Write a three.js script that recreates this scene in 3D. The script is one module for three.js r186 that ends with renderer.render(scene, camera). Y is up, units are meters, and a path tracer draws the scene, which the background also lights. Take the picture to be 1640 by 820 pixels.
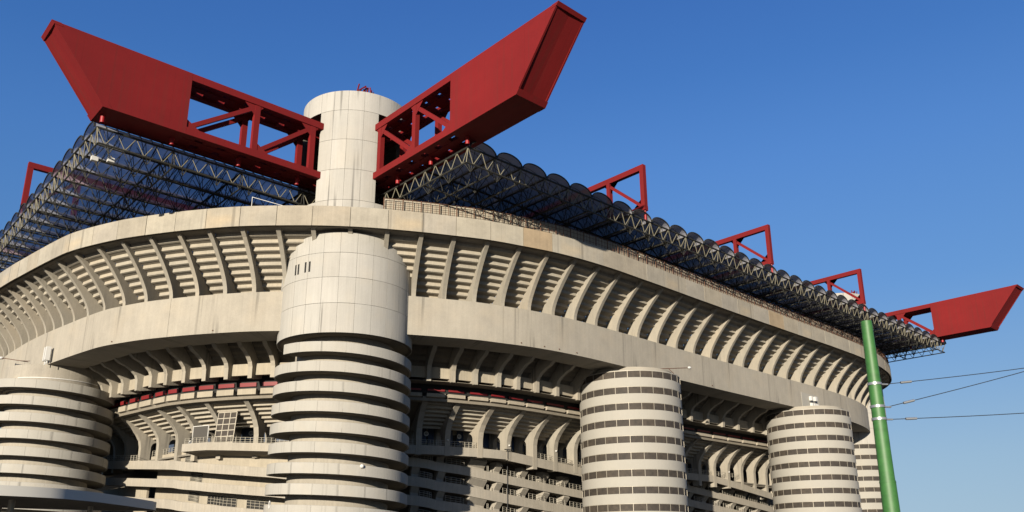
import * as THREE from 'three';

/* ---------- camera ---------- */
const scene = new THREE.Scene();
const camera = new THREE.PerspectiveCamera(2 * Math.atan(410 / 1326.385) * 180 / Math.PI, 2, 0.1, 4000);
camera.position.set(-61.998, 1.7, 104.639);
camera.up.set(-0.19208468, 0.95698749, 0.21743602);
camera.lookAt(-61.998 + 64.792157, 1.7 + 29.007525, 104.639 - 70.4311);
camera.setViewOffset(1640, 820, -5.317, -87.942, 1640, 820);
camera.updateProjectionMatrix();
scene.add(camera);

/* ---------- sky ---------- */
const EXPOSURE = 2.05, SA = 60.5 * Math.PI / 180, SE = 10.6 * Math.PI / 180, SUN = new THREE.Vector3(-Math.sin(SA) * Math.cos(SE), Math.sin(SE), Math.cos(SA) * Math.cos(SE));
{
  const W = 512, H = 256, d = new Float32Array(W * H * 4);
  const stops = [[-90, [.30, .31, .32]], [-3, [.40, .47, .53]], [0, [.40, .55, .66]], [6, [.327, .50, .68]], [11, [.235, .425, .70]], [17, [.155, .352, .716]], [26, [.112, .29, .70]], [32, [.08, .235, .63]], [37, [.067, .203, .585]], [45, [.05, .165, .51]], [60, [.03, .115, .41]], [90, [.022, .09, .33]]];
  const col = e => { let i = 0; while (i < stops.length - 2 && e > stops[i + 1][0]) i++; const [a, A] = stops[i], [b, B] = stops[i + 1]; const t = Math.min(1, Math.max(0, (e - a) / (b - a))); return A.map((v, k) => v + (B[k] - v) * t); };
  for (let y = 0; y < H; y++) for (let x = 0; x < W; x++) {
    const el = ((y + .5) / H - .5) * Math.PI, u = (x + .5) / W;         // row 0 = bottom
    const az = (u - .5) * 2 * Math.PI;                                   // three: u = atan(z, x) / 2pi + .5
    const dx = Math.cos(az) * Math.cos(el), dz = Math.sin(az) * Math.cos(el), dy = Math.sin(el);
    const mu = dx * SUN.x + dy * SUN.y + dz * SUN.z;
    const c = col(el * 180 / Math.PI);
    const g = Math.pow(Math.max(0, mu), 10) * .45 + Math.pow(Math.max(0, mu), 60) * 1.2;
    // the sky brightens gently towards the point opposite the sun and towards the sun itself, darkest at right angles
    const m = .66 + .36 * mu * mu, mr = Math.pow(m, 1.6), mg = Math.pow(m, 1.2);
    const i = (y * W + x) * 4;
    d[i] = (c[0] * mr + g * .9) / EXPOSURE; d[i + 1] = (c[1] * mg + g * .7) / EXPOSURE; d[i + 2] = (c[2] * m + g * .45) / EXPOSURE; d[i + 3] = 1;
  }
  const t = new THREE.DataTexture(d, W, H, THREE.RGBAFormat, THREE.FloatType);
  t.mapping = THREE.EquirectangularReflectionMapping; t.magFilter = THREE.LinearFilter; t.minFilter = THREE.LinearFilter; t.wrapS = THREE.RepeatWrapping; t.needsUpdate = true;
  scene.background = t; scene.environment = t;
}
/* ---------- sun, exposure ---------- */
const sun = new THREE.DirectionalLight(new THREE.Color().setRGB(1, .90, .74), 4.95);
sun.position.copy(SUN).multiplyScalar(320).add(new THREE.Vector3(50, 20, -20)); sun.target.position.set(50, 20, -20);
sun.castShadow = true; sun.shadow.mapSize.set(4096, 4096);
Object.assign(sun.shadow.camera, { left: -190, right: 190, top: 110, bottom: -110, near: 1, far: 700 });
sun.shadow.bias = -0.0005; sun.shadow.normalBias = .05;
scene.add(sun, sun.target);
const renderer = new THREE.WebGLRenderer({ antialias: true });
renderer.setSize(1024, 512);
renderer.toneMapping = THREE.LinearToneMapping; renderer.toneMappingExposure = EXPOSURE;
renderer.shadowMap.enabled = true; renderer.shadowMap.type = THREE.PCFSoftShadowMap;

/* ---------- random numbers, noise, textures ---------- */
function rng(seed) { let a = seed >>> 0; return () => { a = (a + 0x6D2B79F5) >>> 0; let t = Math.imul(a ^ a >>> 15, 1 | a); t = t + Math.imul(t ^ t >>> 7, 61 | t) ^ t; return ((t ^ t >>> 14) >>> 0) / 4294967296; }; }
function noiseGrid(nx, ny, seed) { const r = rng(seed), g = new Float32Array(nx * ny); for (let i = 0; i < g.length; i++) g[i] = r() * 2 - 1; return (u, v) => { const x = u * nx, y = v * ny, x0 = Math.floor(x), y0 = Math.floor(y); let fx = x - x0, fy = y - y0; fx = fx * fx * (3 - 2 * fx); fy = fy * fy * (3 - 2 * fy); const a = ((x0 % nx) + nx) % nx, b = (a + 1) % nx, c = ((y0 % ny) + ny) % ny, e = (c + 1) % ny; return (g[c * nx + a] * (1 - fx) + g[c * nx + b] * fx) * (1 - fy) + (g[e * nx + a] * (1 - fx) + g[e * nx + b] * fx) * fy; }; }
const lin = v => { v = Math.min(1, Math.max(0, v)); return Math.round(255 * (v <= .0031308 ? v * 12.92 : 1.055 * Math.pow(v, 1 / 2.4) - .055)); };
function texture(size, metres, fn, srgb = true) {                    // fn(u, v) gives linear r, g, b
  const d = new Uint8Array(size * size * 4);
  for (let y = 0; y < size; y++) for (let x = 0; x < size; x++) { const c = fn(x / size, y / size), i = (y * size + x) * 4; for (let k = 0; k < 3; k++) d[i + k] = srgb ? lin(c[k]) : Math.round(255 * Math.min(1, Math.max(0, c[k]))); d[i + 3] = 255; }
  const t = new THREE.DataTexture(d, size, size, THREE.RGBAFormat); t.wrapS = t.wrapT = THREE.RepeatWrapping; t.magFilter = THREE.LinearFilter; t.minFilter = THREE.LinearMipmapLinearFilter; t.generateMipmaps = true; t.repeat.set(1 / metres, 1 / metres);
  if (srgb) t.colorSpace = THREE.SRGBColorSpace; t.needsUpdate = true; return t;
}
function concreteMap(seed, base, { blotch = .10, streak = .10, fine = .05, boards = 0, run = 0, rust = .02 } = {}) {
  const a = noiseGrid(6, 6, seed), b = noiseGrid(17, 17, seed + 1), c = noiseGrid(53, 53, seed + 2), f = noiseGrid(256, 256, seed + 3), s1 = noiseGrid(90, 3, seed + 4), s2 = noiseGrid(210, 7, seed + 5), s3 = noiseGrid(40, 2, seed + 6), s4 = noiseGrid(9, 5, seed + 7), bd = noiseGrid(48, 1, seed + 8), w = noiseGrid(11, 9, seed + 9);
  return texture(512, 24, (u, v) => {
    let m = 1 + blotch * (a(u, v) * .6 + b(u, v) * .5 + c(u, v) * .3) + fine * f(u, v) + streak * (s1(u, v) * .6 + s2(u, v) * .5) + boards * bd(u, v);
    const st = Math.max(0, s3(u, v) * .7 + s1(u, v) * .5 - .35) * Math.max(0, s4(u, v) + .35);      // dirty runs
    m *= 1 - run * Math.min(1, st * 2.2);
    const r = rust * Math.max(0, w(u, v) + b(u, v) * .6 - .2);
    return [base[0] * m * (1 + r * .6), base[1] * m * (1 - r * .3), base[2] * m * (1 - r * 1.6)];
  });
}
const bumpTex = (() => { const a = noiseGrid(64, 64, 900), b = noiseGrid(256, 256, 901), s = noiseGrid(160, 4, 902); return texture(512, 12, (u, v) => { const m = .5 + .2 * a(u, v) + .2 * b(u, v) + .15 * s(u, v); return [m, m, m]; }, false); })();
const ALB = 1 / 1.95;                                                  // colours below are written as they look in the bright exposure
function std(o) { const m = new THREE.MeshStandardMaterial(Object.assign({ roughness: .9, metalness: 0, side: THREE.DoubleSide }, o)); m.color.multiplyScalar(ALB); return m; }
const conc = (map, tint = [1, 1, 1], o = {}) => { const m = std(Object.assign({ map, bumpMap: bumpTex, bumpScale: .012, roughness: .92 }, o)); m.color.setRGB(...tint.map(v => v * ALB)); return m; };
const CB = [.452, .415, .352], CP = [.51, .492, .452];
const mapWall = concreteMap(11, CB, { run: .10 }), mapPanel = concreteMap(29, CP, { blotch: .05, streak: .06, run: .5, fine: .02 }), mapBand = concreteMap(83, CP, { blotch: .035, streak: .012, run: .03, fine: .015, rust: .01 }), mapRing = concreteMap(37, CP, { blotch: .05, streak: .025, run: .30, fine: .02 }), mapGirder = concreteMap(47, CB, { boards: .03, streak: .06, run: .5, blotch: .09 }), mapParapet = concreteMap(71, CB, { blotch: .16, streak: .06, run: .6, rust: .07 });
const M = {
  wall: conc(mapWall, [.98, .97, .95]), rib: [[1, .985, .95], [.95, .935, .9], [1.03, 1.0, .95], [.97, .965, .94], [.92, .91, .88]].map(t => conc(mapGirder, t)), girder: conc(mapGirder, [1, .99, .965]), step: [[1.04, 1.01, .95], [.97, .95, .9], [1.08, 1.04, .97], [1.0, .985, .95], [.9, .88, .84]].map(t => conc(mapWall, t)),
  dark: conc(mapWall, [.42, .40, .37]), soffitShaded: conc(mapWall, [.60, .57, .52]), joint: conc(mapWall, [.3, .28, .26]),  // soffit tone is darkened so the colour itself holds the shade of undersides
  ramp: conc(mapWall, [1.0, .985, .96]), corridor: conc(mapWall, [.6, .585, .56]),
  parapet: [[1, .985, .95], [1.05, 1.04, 1.0], [.94, .92, .88], [1.0, .96, .89], [.97, .96, .95]].map(t => conc(mapParapet, t)), parapetOrange: conc(mapParapet, [1.03, .86, .66]),
  panel: [[1.06, 1.05, 1.04], [1.02, 1.01, .995], [.99, .975, .955], [1.08, 1.07, 1.06], [1.0, .995, .985]].map(t => conc(mapPanel, t)),
  band: conc(mapBand, [.92, .905, .87]), ring: [[.97, .955, .92], [1, .985, .95], [.95, .94, .91], [.985, .965, .93]].map(t => conc(mapRing, t)), cream: conc(mapWall, [1.02, .98, .90]),
  opening: std({ color: 0x12100e, roughness: .8 }),
  steelGrey: std({ color: 0xc2b9a8, roughness: .55, metalness: .25 }), galv: std({ color: 0xb9bcbd, roughness: .4, metalness: .6 }), white: std({ color: 0xe9e7e2, roughness: .6 }),
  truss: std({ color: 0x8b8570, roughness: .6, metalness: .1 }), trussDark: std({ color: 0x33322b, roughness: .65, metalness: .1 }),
  rust: std({ color: 0x6d4a35, roughness: .85 }), rail: std({ color: 0xbfb8a8, roughness: .5, metalness: .2 }), wire: std({ color: 0x23262a, roughness: .6 }),
};
M.red = (() => {
  const a = noiseGrid(7, 7, 501), b = noiseGrid(31, 31, 502), s = noiseGrid(120, 3, 503), k = noiseGrid(8, 1, 504), f = noiseGrid(200, 200, 505);
  const map = texture(1024, 30, (u, v) => { const pu = u * 8 % 1, pv = v * 12 % 1, seam = Math.max(0, 1 - Math.min(pu, 1 - pu) / .012) * .16 + Math.max(0, 1 - Math.min(pv, 1 - pv) / .012) * .07; const st = Math.max(0, s(u, v) - .25); const m = (1 + .07 * a(u, v) + .04 * b(u, v) + .05 * k(u, v) + .02 * f(u, v)) * (1 - seam) * (1 - .16 * st); return [.225 * m, .0098 * m * (1 + .9 * st), .0105 * m * (1 + .5 * st)]; });
  const m = new THREE.MeshPhysicalMaterial({ map, roughness: .78, specularIntensity: .4, bumpMap: bumpTex, bumpScale: .004, side: THREE.DoubleSide }); m.color.multiplyScalar(ALB); return m; })();
M.redBright = std({ color: 0xa8141b, roughness: .5 });
M.redPanel = std({ color: 0x860f17, roughness: .6 });
M.blue = std({ color: 0x3d4f6b, roughness: .7 });
M.pane = (() => { const a = noiseGrid(24, 24, 601), b = noiseGrid(90, 90, 602); const map = texture(256, 10, (u, v) => { const m = 1 + .28 * a(u, v) + .14 * b(u, v); return [.052 * m, .040 * m, .029 * m]; }); return [[1, 1, 1], [.84, .84, .85], [1.12, 1.1, 1.05], [.94, .95, 1]].map(t => { const m = std({ map, roughness: .8 }); m.color.setRGB(...t.map(v => v * ALB)); return m; }); })();
M.green = (() => { const a = noiseGrid(10, 30, 611), b = noiseGrid(60, 60, 612); const map = texture(256, 3, (u, v) => { const m = 1 + .12 * a(u, v) + .08 * b(u, v); return [.048 * m, .182 * m, .036 * m]; }); return std({ map, roughness: .55 }); })();
M.vault = new THREE.MeshPhysicalMaterial({ color: new THREE.Color().setRGB(.19, .19, .215), roughness: .6, transmission: .24, thickness: 0, side: THREE.DoubleSide });
M.vaultClear = new THREE.MeshPhysicalMaterial({ color: new THREE.Color().setRGB(.40, .42, .49), roughness: .56, transmission: .58, thickness: 0, side: THREE.DoubleSide });
M.vaultPink = new THREE.MeshPhysicalMaterial({ color: new THREE.Color().setRGB(.36, .27, .32), roughness: .55, transmission: .42, thickness: 0, side: THREE.DoubleSide });

/* ---------- mesh builder ---------- */
const V = (x, y, z) => new THREE.Vector3(x, y, z);
class MB {
  constructor() { this.p = []; this.n = []; this.t = []; }
  tri(a, b, c, na, nb, nc, ua, ub, uc) {
    if (!na) { na = nb = nc = b.clone().sub(a).cross(c.clone().sub(a)).normalize(); }
    if (!ua) { const f = na, h = Math.hypot(f.x, f.z); const uv = q => Math.abs(f.y) > .75 ? [q.x, q.z] : [(q.x * -f.z + q.z * f.x) / h, q.y]; ua = uv(a); ub = uv(b); uc = uv(c); }
    if (na) { const g = b.clone().sub(a).cross(c.clone().sub(a)); if (g.dot(na) + g.dot(nb) + g.dot(nc) < 0) { [b, c] = [c, b]; [nb, nc] = [nc, nb]; [ub, uc] = [uc, ub]; } }
    for (const q of [a, b, c]) this.p.push(q.x, q.y, q.z); for (const q of [na, nb, nc]) this.n.push(q.x, q.y, q.z); this.t.push(...ua, ...ub, ...uc); return this;
  }
  quad(a, b, c, d, n, u) { n = n || []; u = u || []; this.tri(a, b, c, n[0], n[1], n[2], u[0], u[1], u[2]); this.tri(a, c, d, n[0], n[2], n[3], u[0], u[2], u[3]); return this; }
  box8(v) { for (const [a, b, c, d] of [[0, 1, 2, 3], [7, 6, 5, 4], [0, 4, 5, 1], [1, 5, 6, 2], [2, 6, 7, 3], [3, 7, 4, 0]]) this.quad(v[a], v[b], v[c], v[d]); return this; }
  box(x0, x1, y0, y1, z0, z1) { return this.box8([V(x0, y0, z0), V(x1, y0, z0), V(x1, y0, z1), V(x0, y0, z1), V(x0, y1, z0), V(x1, y1, z0), V(x1, y1, z1), V(x0, y1, z1)].map((v, i, a) => v)); }
  bar(p, q, w, h, up = V(0, 1, 0)) {                                  // rectangular bar, w sideways, h along up
    const d = q.clone().sub(p).normalize(); let s = d.clone().cross(up); if (s.lengthSq() < 1e-6) s = d.clone().cross(V(1, 0, 0)); s.normalize(); const t = s.clone().cross(d).normalize(); s.multiplyScalar(w / 2); t.multiplyScalar(h / 2);
    const c = (o, a, b) => o.clone().addScaledVector(s, a).addScaledVector(t, b);
    return this.box8([c(p, -1, -1), c(p, 1, -1), c(p, 1, 1), c(p, -1, 1), c(q, -1, -1), c(q, 1, -1), c(q, 1, 1), c(q, -1, 1)]);
  }
  tube(p, q, r, seg = 6, r2 = r, caps = false) {
    const d = q.clone().sub(p), L = d.length(); d.normalize(); let s = d.clone().cross(Math.abs(d.y) > .9 ? V(1, 0, 0) : V(0, 1, 0)).normalize(); const t = s.clone().cross(d);
    for (let i = 0; i < seg; i++) {
      const a = i / seg * 2 * Math.PI, b = (i + 1) / seg * 2 * Math.PI; const na = s.clone().multiplyScalar(Math.cos(a)).addScaledVector(t, Math.sin(a)), nb = s.clone().multiplyScalar(Math.cos(b)).addScaledVector(t, Math.sin(b));
      this.quad(p.clone().addScaledVector(na, r), p.clone().addScaledVector(nb, r), q.clone().addScaledVector(nb, r2), q.clone().addScaledVector(na, r2), [na, nb, nb, na], [[a * r, 0], [b * r, 0], [b * r, L], [a * r, L]]);
      if (caps) { this.tri(q, q.clone().addScaledVector(na, r2), q.clone().addScaledVector(nb, r2)); this.tri(p, p.clone().addScaledVector(nb, r), p.clone().addScaledVector(na, r)); }
    } return this;
  }
  // sweep a profile [[offset, height], ...] along path points {x, z, nx, nz, u, y}
  sweep(profile, path, { closed = true, caps = true } = {}) {
    const n = profile.length, P = (k, q) => V(q.x + q.nx * profile[k][0], profile[k][1] + (q.y || 0), q.z + q.nz * profile[k][0]);
    let v = 0;
    for (let k = 0; k < (closed ? n : n - 1); k++) {
      const a = profile[k], b = profile[(k + 1) % n], L = Math.hypot(b[0] - a[0], b[1] - a[1]); if (L < 1e-6) continue; const nd = (b[1] - a[1]) / L, ny = -(b[0] - a[0]) / L;
      const vert = Math.abs(b[1] - a[1]) > Math.abs(b[0] - a[0]); const va = vert ? a[1] : a[0], vb = vert ? b[1] : b[0];
      for (let i = 0; i < path.length - 1; i++) {
        const s = path[i], e = path[i + 1], ns = V(s.nx * nd, ny, s.nz * nd), ne = V(e.nx * nd, ny, e.nz * nd);
        this.quad(P(k, s), P(k, e), P((k + 1) % n, e), P((k + 1) % n, s), [ns, ne, ne, ns], [[s.u, va], [e.u, va], [e.u, vb], [s.u, vb]]);
      }
    }
    if (closed && caps) { const tr = THREE.ShapeUtils.triangulateShape(profile.map(q => new THREE.Vector2(q[0], q[1])), []); for (const q of [path[0], path[path.length - 1]]) for (const [a, b, c] of tr) this.tri(P(a, q), P(b, q), P(c, q)); }
    return this;
  }
  // a flat plate standing in the plane of the wall's normal at q: outline [[offset, height], ...]
  plate(outline, q, thick, holes = [], thickIn = thick) {
    const sh = outline.map(o => new THREE.Vector2(o[0], o[1])), hs = holes.map(h => h.map(o => new THREE.Vector2(o[0], o[1]))); const all = [outline, ...holes].flat(); const tr = THREE.ShapeUtils.triangulateShape(sh, hs);
    const tx = -q.nz, tz = q.nx, P = (o, s) => V(q.x + q.nx * o[0] + tx * s * thick / 2, o[1], q.z + q.nz * o[0] + tz * s * thick / 2);
    for (const s of [-1, 1]) { const N = V(tx * s, 0, tz * s); for (const [a, b, c] of tr) this.tri(P(all[a], s), P(all[b], s), P(all[c], s), N, N, N, ...[a, b, c].map(i => [all[i][0] + q.u * 3.7, all[i][1]])); }
    for (const ring of [outline, ...holes]) for (let i = 0; i < ring.length; i++) { const a = ring[i], b = ring[(i + 1) % ring.length]; this.quad(P(a, -1), P(a, 1), P(b, 1), P(b, -1)); }
    return this;
  }
  geo() { const g = new THREE.BufferGeometry(); g.setAttribute('position', new THREE.Float32BufferAttribute(this.p, 3)); g.setAttribute('normal', new THREE.Float32BufferAttribute(this.n, 3)); g.setAttribute('uv', new THREE.Float32BufferAttribute(this.t, 2)); return g; }
  build(name, mat, parent) { return mesh(name, this.geo(), mat, parent); }
}
const used = {};
function numbered(n) { const k = used[n] = (used[n] || 0) + 1; return k === 1 ? n : n + '_' + String(k - 1).padStart(3, '0'); }
function mesh(name, geo, mat, parent) { const m = new THREE.Mesh(geo, mat); m.name = numbered(name); m.castShadow = m.receiveShadow = true; (parent || scene).add(m); return m; }
function thing(name, label, category, group) { const o = new THREE.Group(); o.name = numbered(name); o.userData = { label, category }; if (group) o.userData.group = group; scene.add(o); return o; }
function tag(o, label, category, group) { o.userData.label = label; o.userData.category = category; if (group) o.userData.group = group; return o; }
const stuff = o => { o.userData.kind = 'stuff'; return o; };
const pick = (a, r) => a[Math.floor(r() * a.length)];
const lerp = (a, b, t) => a + (b - a) * t;

/* ---------- the plan: the outer face of the ring girder ---------- */
const GP = [[-30, -110], [-30, -90], [-30, -70], [-29.4, -55], [-27.9, -42], [-26.6, -33], [-25.7, -28.3], [-24.2, -24], [-22.5, -20], [-20.3, -16], [-18.2, -12.6], [-15.8, -9.2], [-13, -5.6], [-9.7, -2.2], [-2, 4.2], [5.7, 8.6], [10.2, 10.7], [14.7, 12.6], [19.2, 13.8], [23.8, 14.9], [28.2, 15.5], [33, 15.8], [45, 15.7], [60, 15.3], [72, 15], [95, 14.7], [109, 14.6], [126, 13.9], [139.8, 12], [147, 10.2], [156, 6.3], [163, .8], [168, -6], [172, -16], [175, -28], [176, -45]];
const curve = (() => {
  const P = [[2 * GP[0][0] - GP[1][0], 2 * GP[0][1] - GP[1][1]], ...GP, [2 * GP[35][0] - GP[34][0], 2 * GP[35][1] - GP[34][1]]], C = [];
  for (let i = 1; i < P.length - 2; i++) for (let k = 0; k < 24; k++) {
    const t = k / 24, [p0, p1, p2, p3] = P.slice(i - 1, i + 3), L = (a, b) => Math.hypot(b[0] - a[0], b[1] - a[1]), d0 = L(p0, p1), d1 = L(p1, p2), d2 = L(p2, p3), h = t * t * (3 - 2 * t);
    C.push([0, 1].map(j => { const m1 = ((p1[j] - p0[j]) / d0 * d1 + (p2[j] - p1[j]) / d1 * d0) / (d0 + d1) * d1, m2 = ((p2[j] - p1[j]) / d1 * d2 + (p3[j] - p2[j]) / d2 * d1) / (d1 + d2) * d1; return (1 - h) * p1[j] + h * p2[j] + (t * t * t - 2 * t * t + t) * m1 + (t * t * t - t * t) * m2; }));
  }
  C.push(GP[35]);
  const T = C.map((_, i) => { let x = 0, z = 0; for (let k = -12; k <= 12; k++) { const a = C[Math.max(0, Math.min(C.length - 1, i + k - 1))], b = C[Math.max(0, Math.min(C.length - 1, i + k + 1))], l = Math.hypot(b[0] - a[0], b[1] - a[1]) || 1; x += (b[0] - a[0]) / l; z += (b[1] - a[1]) / l; } const l = Math.hypot(x, z); return [x / l, z / l]; });
  const S = [0]; for (let i = 1; i < C.length; i++) S.push(S[i - 1] + Math.hypot(C[i][0] - C[i - 1][0], C[i][1] - C[i - 1][1]));
  return { C, T, S };
})();
function at(s) { const { C, T, S } = curve; let lo = 0, hi = S.length - 1; while (hi - lo > 1) { const m = (lo + hi) >> 1; if (S[m] > s) hi = m; else lo = m; } const t = (s - S[lo]) / (S[hi] - S[lo]); const x = lerp(C[lo][0], C[hi][0], t), z = lerp(C[lo][1], C[hi][1], t), tx = lerp(T[lo][0], T[hi][0], t), tz = lerp(T[lo][1], T[hi][1], t), l = Math.hypot(tx, tz); return { x, z, nx: -tz / l, nz: tx / l, u: s, s }; }
function path(s0, s1, step = 1.2, fy) { const n = Math.max(1, Math.ceil((s1 - s0) / step)), a = []; for (let i = 0; i <= n; i++) { const q = at(lerp(s0, s1, i / n)); if (fy) q.y = fy(q.s); a.push(q); } return a; }
const on = (s, d, y) => { const q = at(s); return V(q.x + q.nx * d, y, q.z + q.nz * d); };
function ring(cx, cz, t0, t1, n, R = 1, fy) { const a = []; for (let i = 0; i <= n; i++) { const t = lerp(t0, t1, i / n), th = t * Math.PI / 180; a.push({ x: cx, z: cz, nx: Math.sin(th), nz: Math.cos(th), u: th * R, y: fy ? fy(t) : 0 }); } return a; }
const disc = (b, cx, cz, r, y, n = 64) => { for (let i = 0; i < n; i++) { const a = i / n * 2 * Math.PI, c = (i + 1) / n * 2 * Math.PI; b.tri(V(cx, y, cz), V(cx + Math.sin(a) * r, y, cz + Math.cos(a) * r), V(cx + Math.sin(c) * r, y, cz + Math.cos(c) * r)); } return b; };

/* ---------- ground ---------- */
{
  const a = noiseGrid(9, 9, 41), b = noiseGrid(120, 120, 42); const map = texture(512, 40, (u, v) => { const m = 1 + .15 * a(u, v) + .2 * b(u, v); return [.075 * m, .072 * m, .068 * m]; });
  const b2 = new MB(); b2.quad(V(-2500, 0, 2500), V(2500, 0, 2500), V(2500, 0, -2500), V(-2500, 0, -2500)); const g = b2.build('ground', std({ map, roughness: .95 })); g.userData.kind = 'structure'; g.userData.label = 'grey paved ground around the stadium'; 
}

/* ---------- upper stand: ring girder, ribs, seating steps, parapet ---------- */
const RIBS = [24.5, 28.5, 32.3, 36.2, 40, 44, 48.4, 52.5, 56.5, 60.3, 63.8, 67.3, 71.5, 76.3, 81.4, 86.1, 90.7, 95.3, 99.8, 104.3, 108.8, 113.4, 118, 122.7, 127.4, 132, 136.6, 141.3, 146.1, 150.8, 155.5, 160.3, 165.3, 170.9, 176.6, 182.3, 188.1, 193.7, 199.4, 205.1, 210.9, 216.6, 222.3, 228.1, 234, 239.8, 245.6, 251.6, 257.5, 263.3, 269, 274.5, 280, 285.5, 291, 296.5, 302];
const upper = thing('upper_stand', 'topmost curved concrete stand with slanting ribs between a smooth girder and a panelled parapet', 'stand');
const S0 = 14, S1 = 320;
{
  const r = rng(5);
  const JOINTS = [S0, 43, 71.5, 95.4, 122, 146.2, 176.6, 205.2, 228.2, 257.6, 285.6, S1];
  for (let i = 0; i < JOINTS.length - 1; i++) new MB().sweep([[0, 33.5], [0, 39.38], [-.04, 39.42], [-.35, 39.42], [-.35, 39.2], [-5.5, 39.2], [-5.5, 33.5]], path(JOINTS[i] + .02, JOINTS[i + 1] - .02)).build('ring_girder', M.girder, upper);
  new MB().sweep([[-.1, 33.6], [-.1, 39.3], [-.4, 39.3], [-.4, 33.6]], path(S0, S1)).build('girder_core', M.joint, upper);
  for (const s of [84.6, 103, 149.3, 153.6, 156.6, 160.4, 186, 199, 247]) { const o = new MB(); o.tube(on(s, -.05, 33.95), on(s, .12, 33.9), .09, 8, .09, true); o.build('drain_spout', M.rust, upper); }
  // parapet: one panel between two ribs, on a dark backing so that the joints read
  new MB().sweep([[6.62, 46.95], [6.62, 49.85], [6.3, 49.85], [6.3, 46.95]], path(S0, S1)).build('parapet_core', M.joint, upper);
  for (let i = 0; i < RIBS.length - 1; i++) {
    const a = RIBS[i] + .03, b = RIBS[i + 1] - .03, mat = (i === 28 || i === 40) ? M.parapetOrange : i === 36 ? M.parapet[3] : pick(M.parapet, r), o = (r() - .5) * .04;
    new MB().sweep([[6.6, 46.92], [6.8 + o, 46.92], [6.8 + o, 49.86], [6.76 + o, 49.93], [6.22, 49.93], [6.22, 49.8], [6.6, 49.8]], path(a, b, 1.3)).build('parapet_panel', mat, upper);
  }
  // gutter slab under the parapet
  new MB().sweep([[6.6, 46.95], [6.6, 47.25], [4.2, 48.2], [4.2, 47.6], [5.9, 46.95]], path(S0, S1)).build('gutter', M.soffitShaded, upper);
  // main ribs
  const front = [[-.02, 39.4], [.02, 39.9], [.2, 40.5], [.55, 41.25], [1.1, 42.1], [1.8, 43.05], [2.7, 44.1], [3.7, 45.15], [4.75, 46.1], [5.9, 46.94]];
  const back = [[6.3, 47.5], [5.4, 47.6], [-3.3, 40.2], [-3.3, 39.2]];
  for (const s of RIBS) {
    const b = new MB(); const q = at(s);
    b.plate([...front, ...back], q, .62);
    b.build('rib', pick(M.rib, r), upper);
  }
  // seating steps between the ribs: riser, and the underside of the next tread
  const STEP = 9, rest = new MB();
  for (let i = 0; i < RIBS.length - 1; i++) {
    const p = path(RIBS[i] + .28, RIBS[i + 1] - .28, 2.5), near = RIBS[i] > 76 && RIBS[i] < 118 || RIBS[i] > 127 && RIBS[i] < 229;
    for (let k = 0; k < STEP; k++) {
      const d = -3.05 + .93 * k, y = 40.1 + .79 * k;
      const prof = [[d, y], [d, y + .52], [d + .95, y + .79], [d + .95, y + 1.0], [d - .25, y + .68], [d - .25, y - .1]];
      if (near) new MB().sweep(prof, p).build('seat_step', pick(M.step, r), upper); else rest.sweep(prof, p);
    }
    rest.sweep([[-3.05, 39.2], [-3.05, 40.2], [-3.35, 40.2], [-3.35, 39.2]], p);
  }
  stuff(rest.build('seat_steps', M.step[3], upper));
  // inner part of the tier behind and below the girder
  const inner = new MB(); const prof = []; for (let k = 0; k < 11; k++) { prof.push([-3 - .82 * k, 39.5 - .8 * k]); prof.push([-3.55 - .82 * k, 39.25 - .8 * k]); } 
  inner.sweep([...prof, [-12.2, 30.2], [-12.2, 30.9], [-3, 40.1]], path(S0, S1, 2)); inner.build('inner_tier', M.soffitShaded, upper);
  // ribs under the girder with their feet
  for (const s of RIBS) {
    if (s > 117 && s < 129) continue; const q = at(s);
    const b = new MB().plate([[-4.9, 33.6], [-5.9, 32.9], [-7.1, 32.5], [-8.2, 31.9], [-8.9, 31.3], [-9.2, 30.6], [-9.25, 28.82], [-9.8, 28.82], [-12.5, 29.35], [-12.5, 30.6], [-3.5, 38.5]], q, .7);
    b.build('hanging_rib', pick(M.rib, r), upper);
  }
  for (let i = 0; i < RIBS.length - 1; i++) {
    if (RIBS[i] > 112 && RIBS[i] < 129) continue;
    new MB().sweep([[-10.2, 29.5], [-10.2, 31.3], [-10.7, 31.3], [-10.7, 29.5]], path(RIBS[i] + .34, RIBS[i + 1] - .34, 2.5)).build('tie_beam', M.cream, upper);
  }
  new MB().sweep([[-9.7, 28.93], [-9.7, 29.0], [-12.9, 29.1], [-12.9, 29.0]], path(129, S1, 2.5)).build('added_shade_slab', M.soffitShaded, upper);  // thin slab added to throw shade on the right-hand red band
  new MB().sweep([[-10.7, 31.0], [-10.7, 31.25], [-13.2, 31.25], [-13.2, 31.0]], path(S0, S1, 2.5)).build('floor_slab', M.soffitShaded, upper);
}

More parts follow.
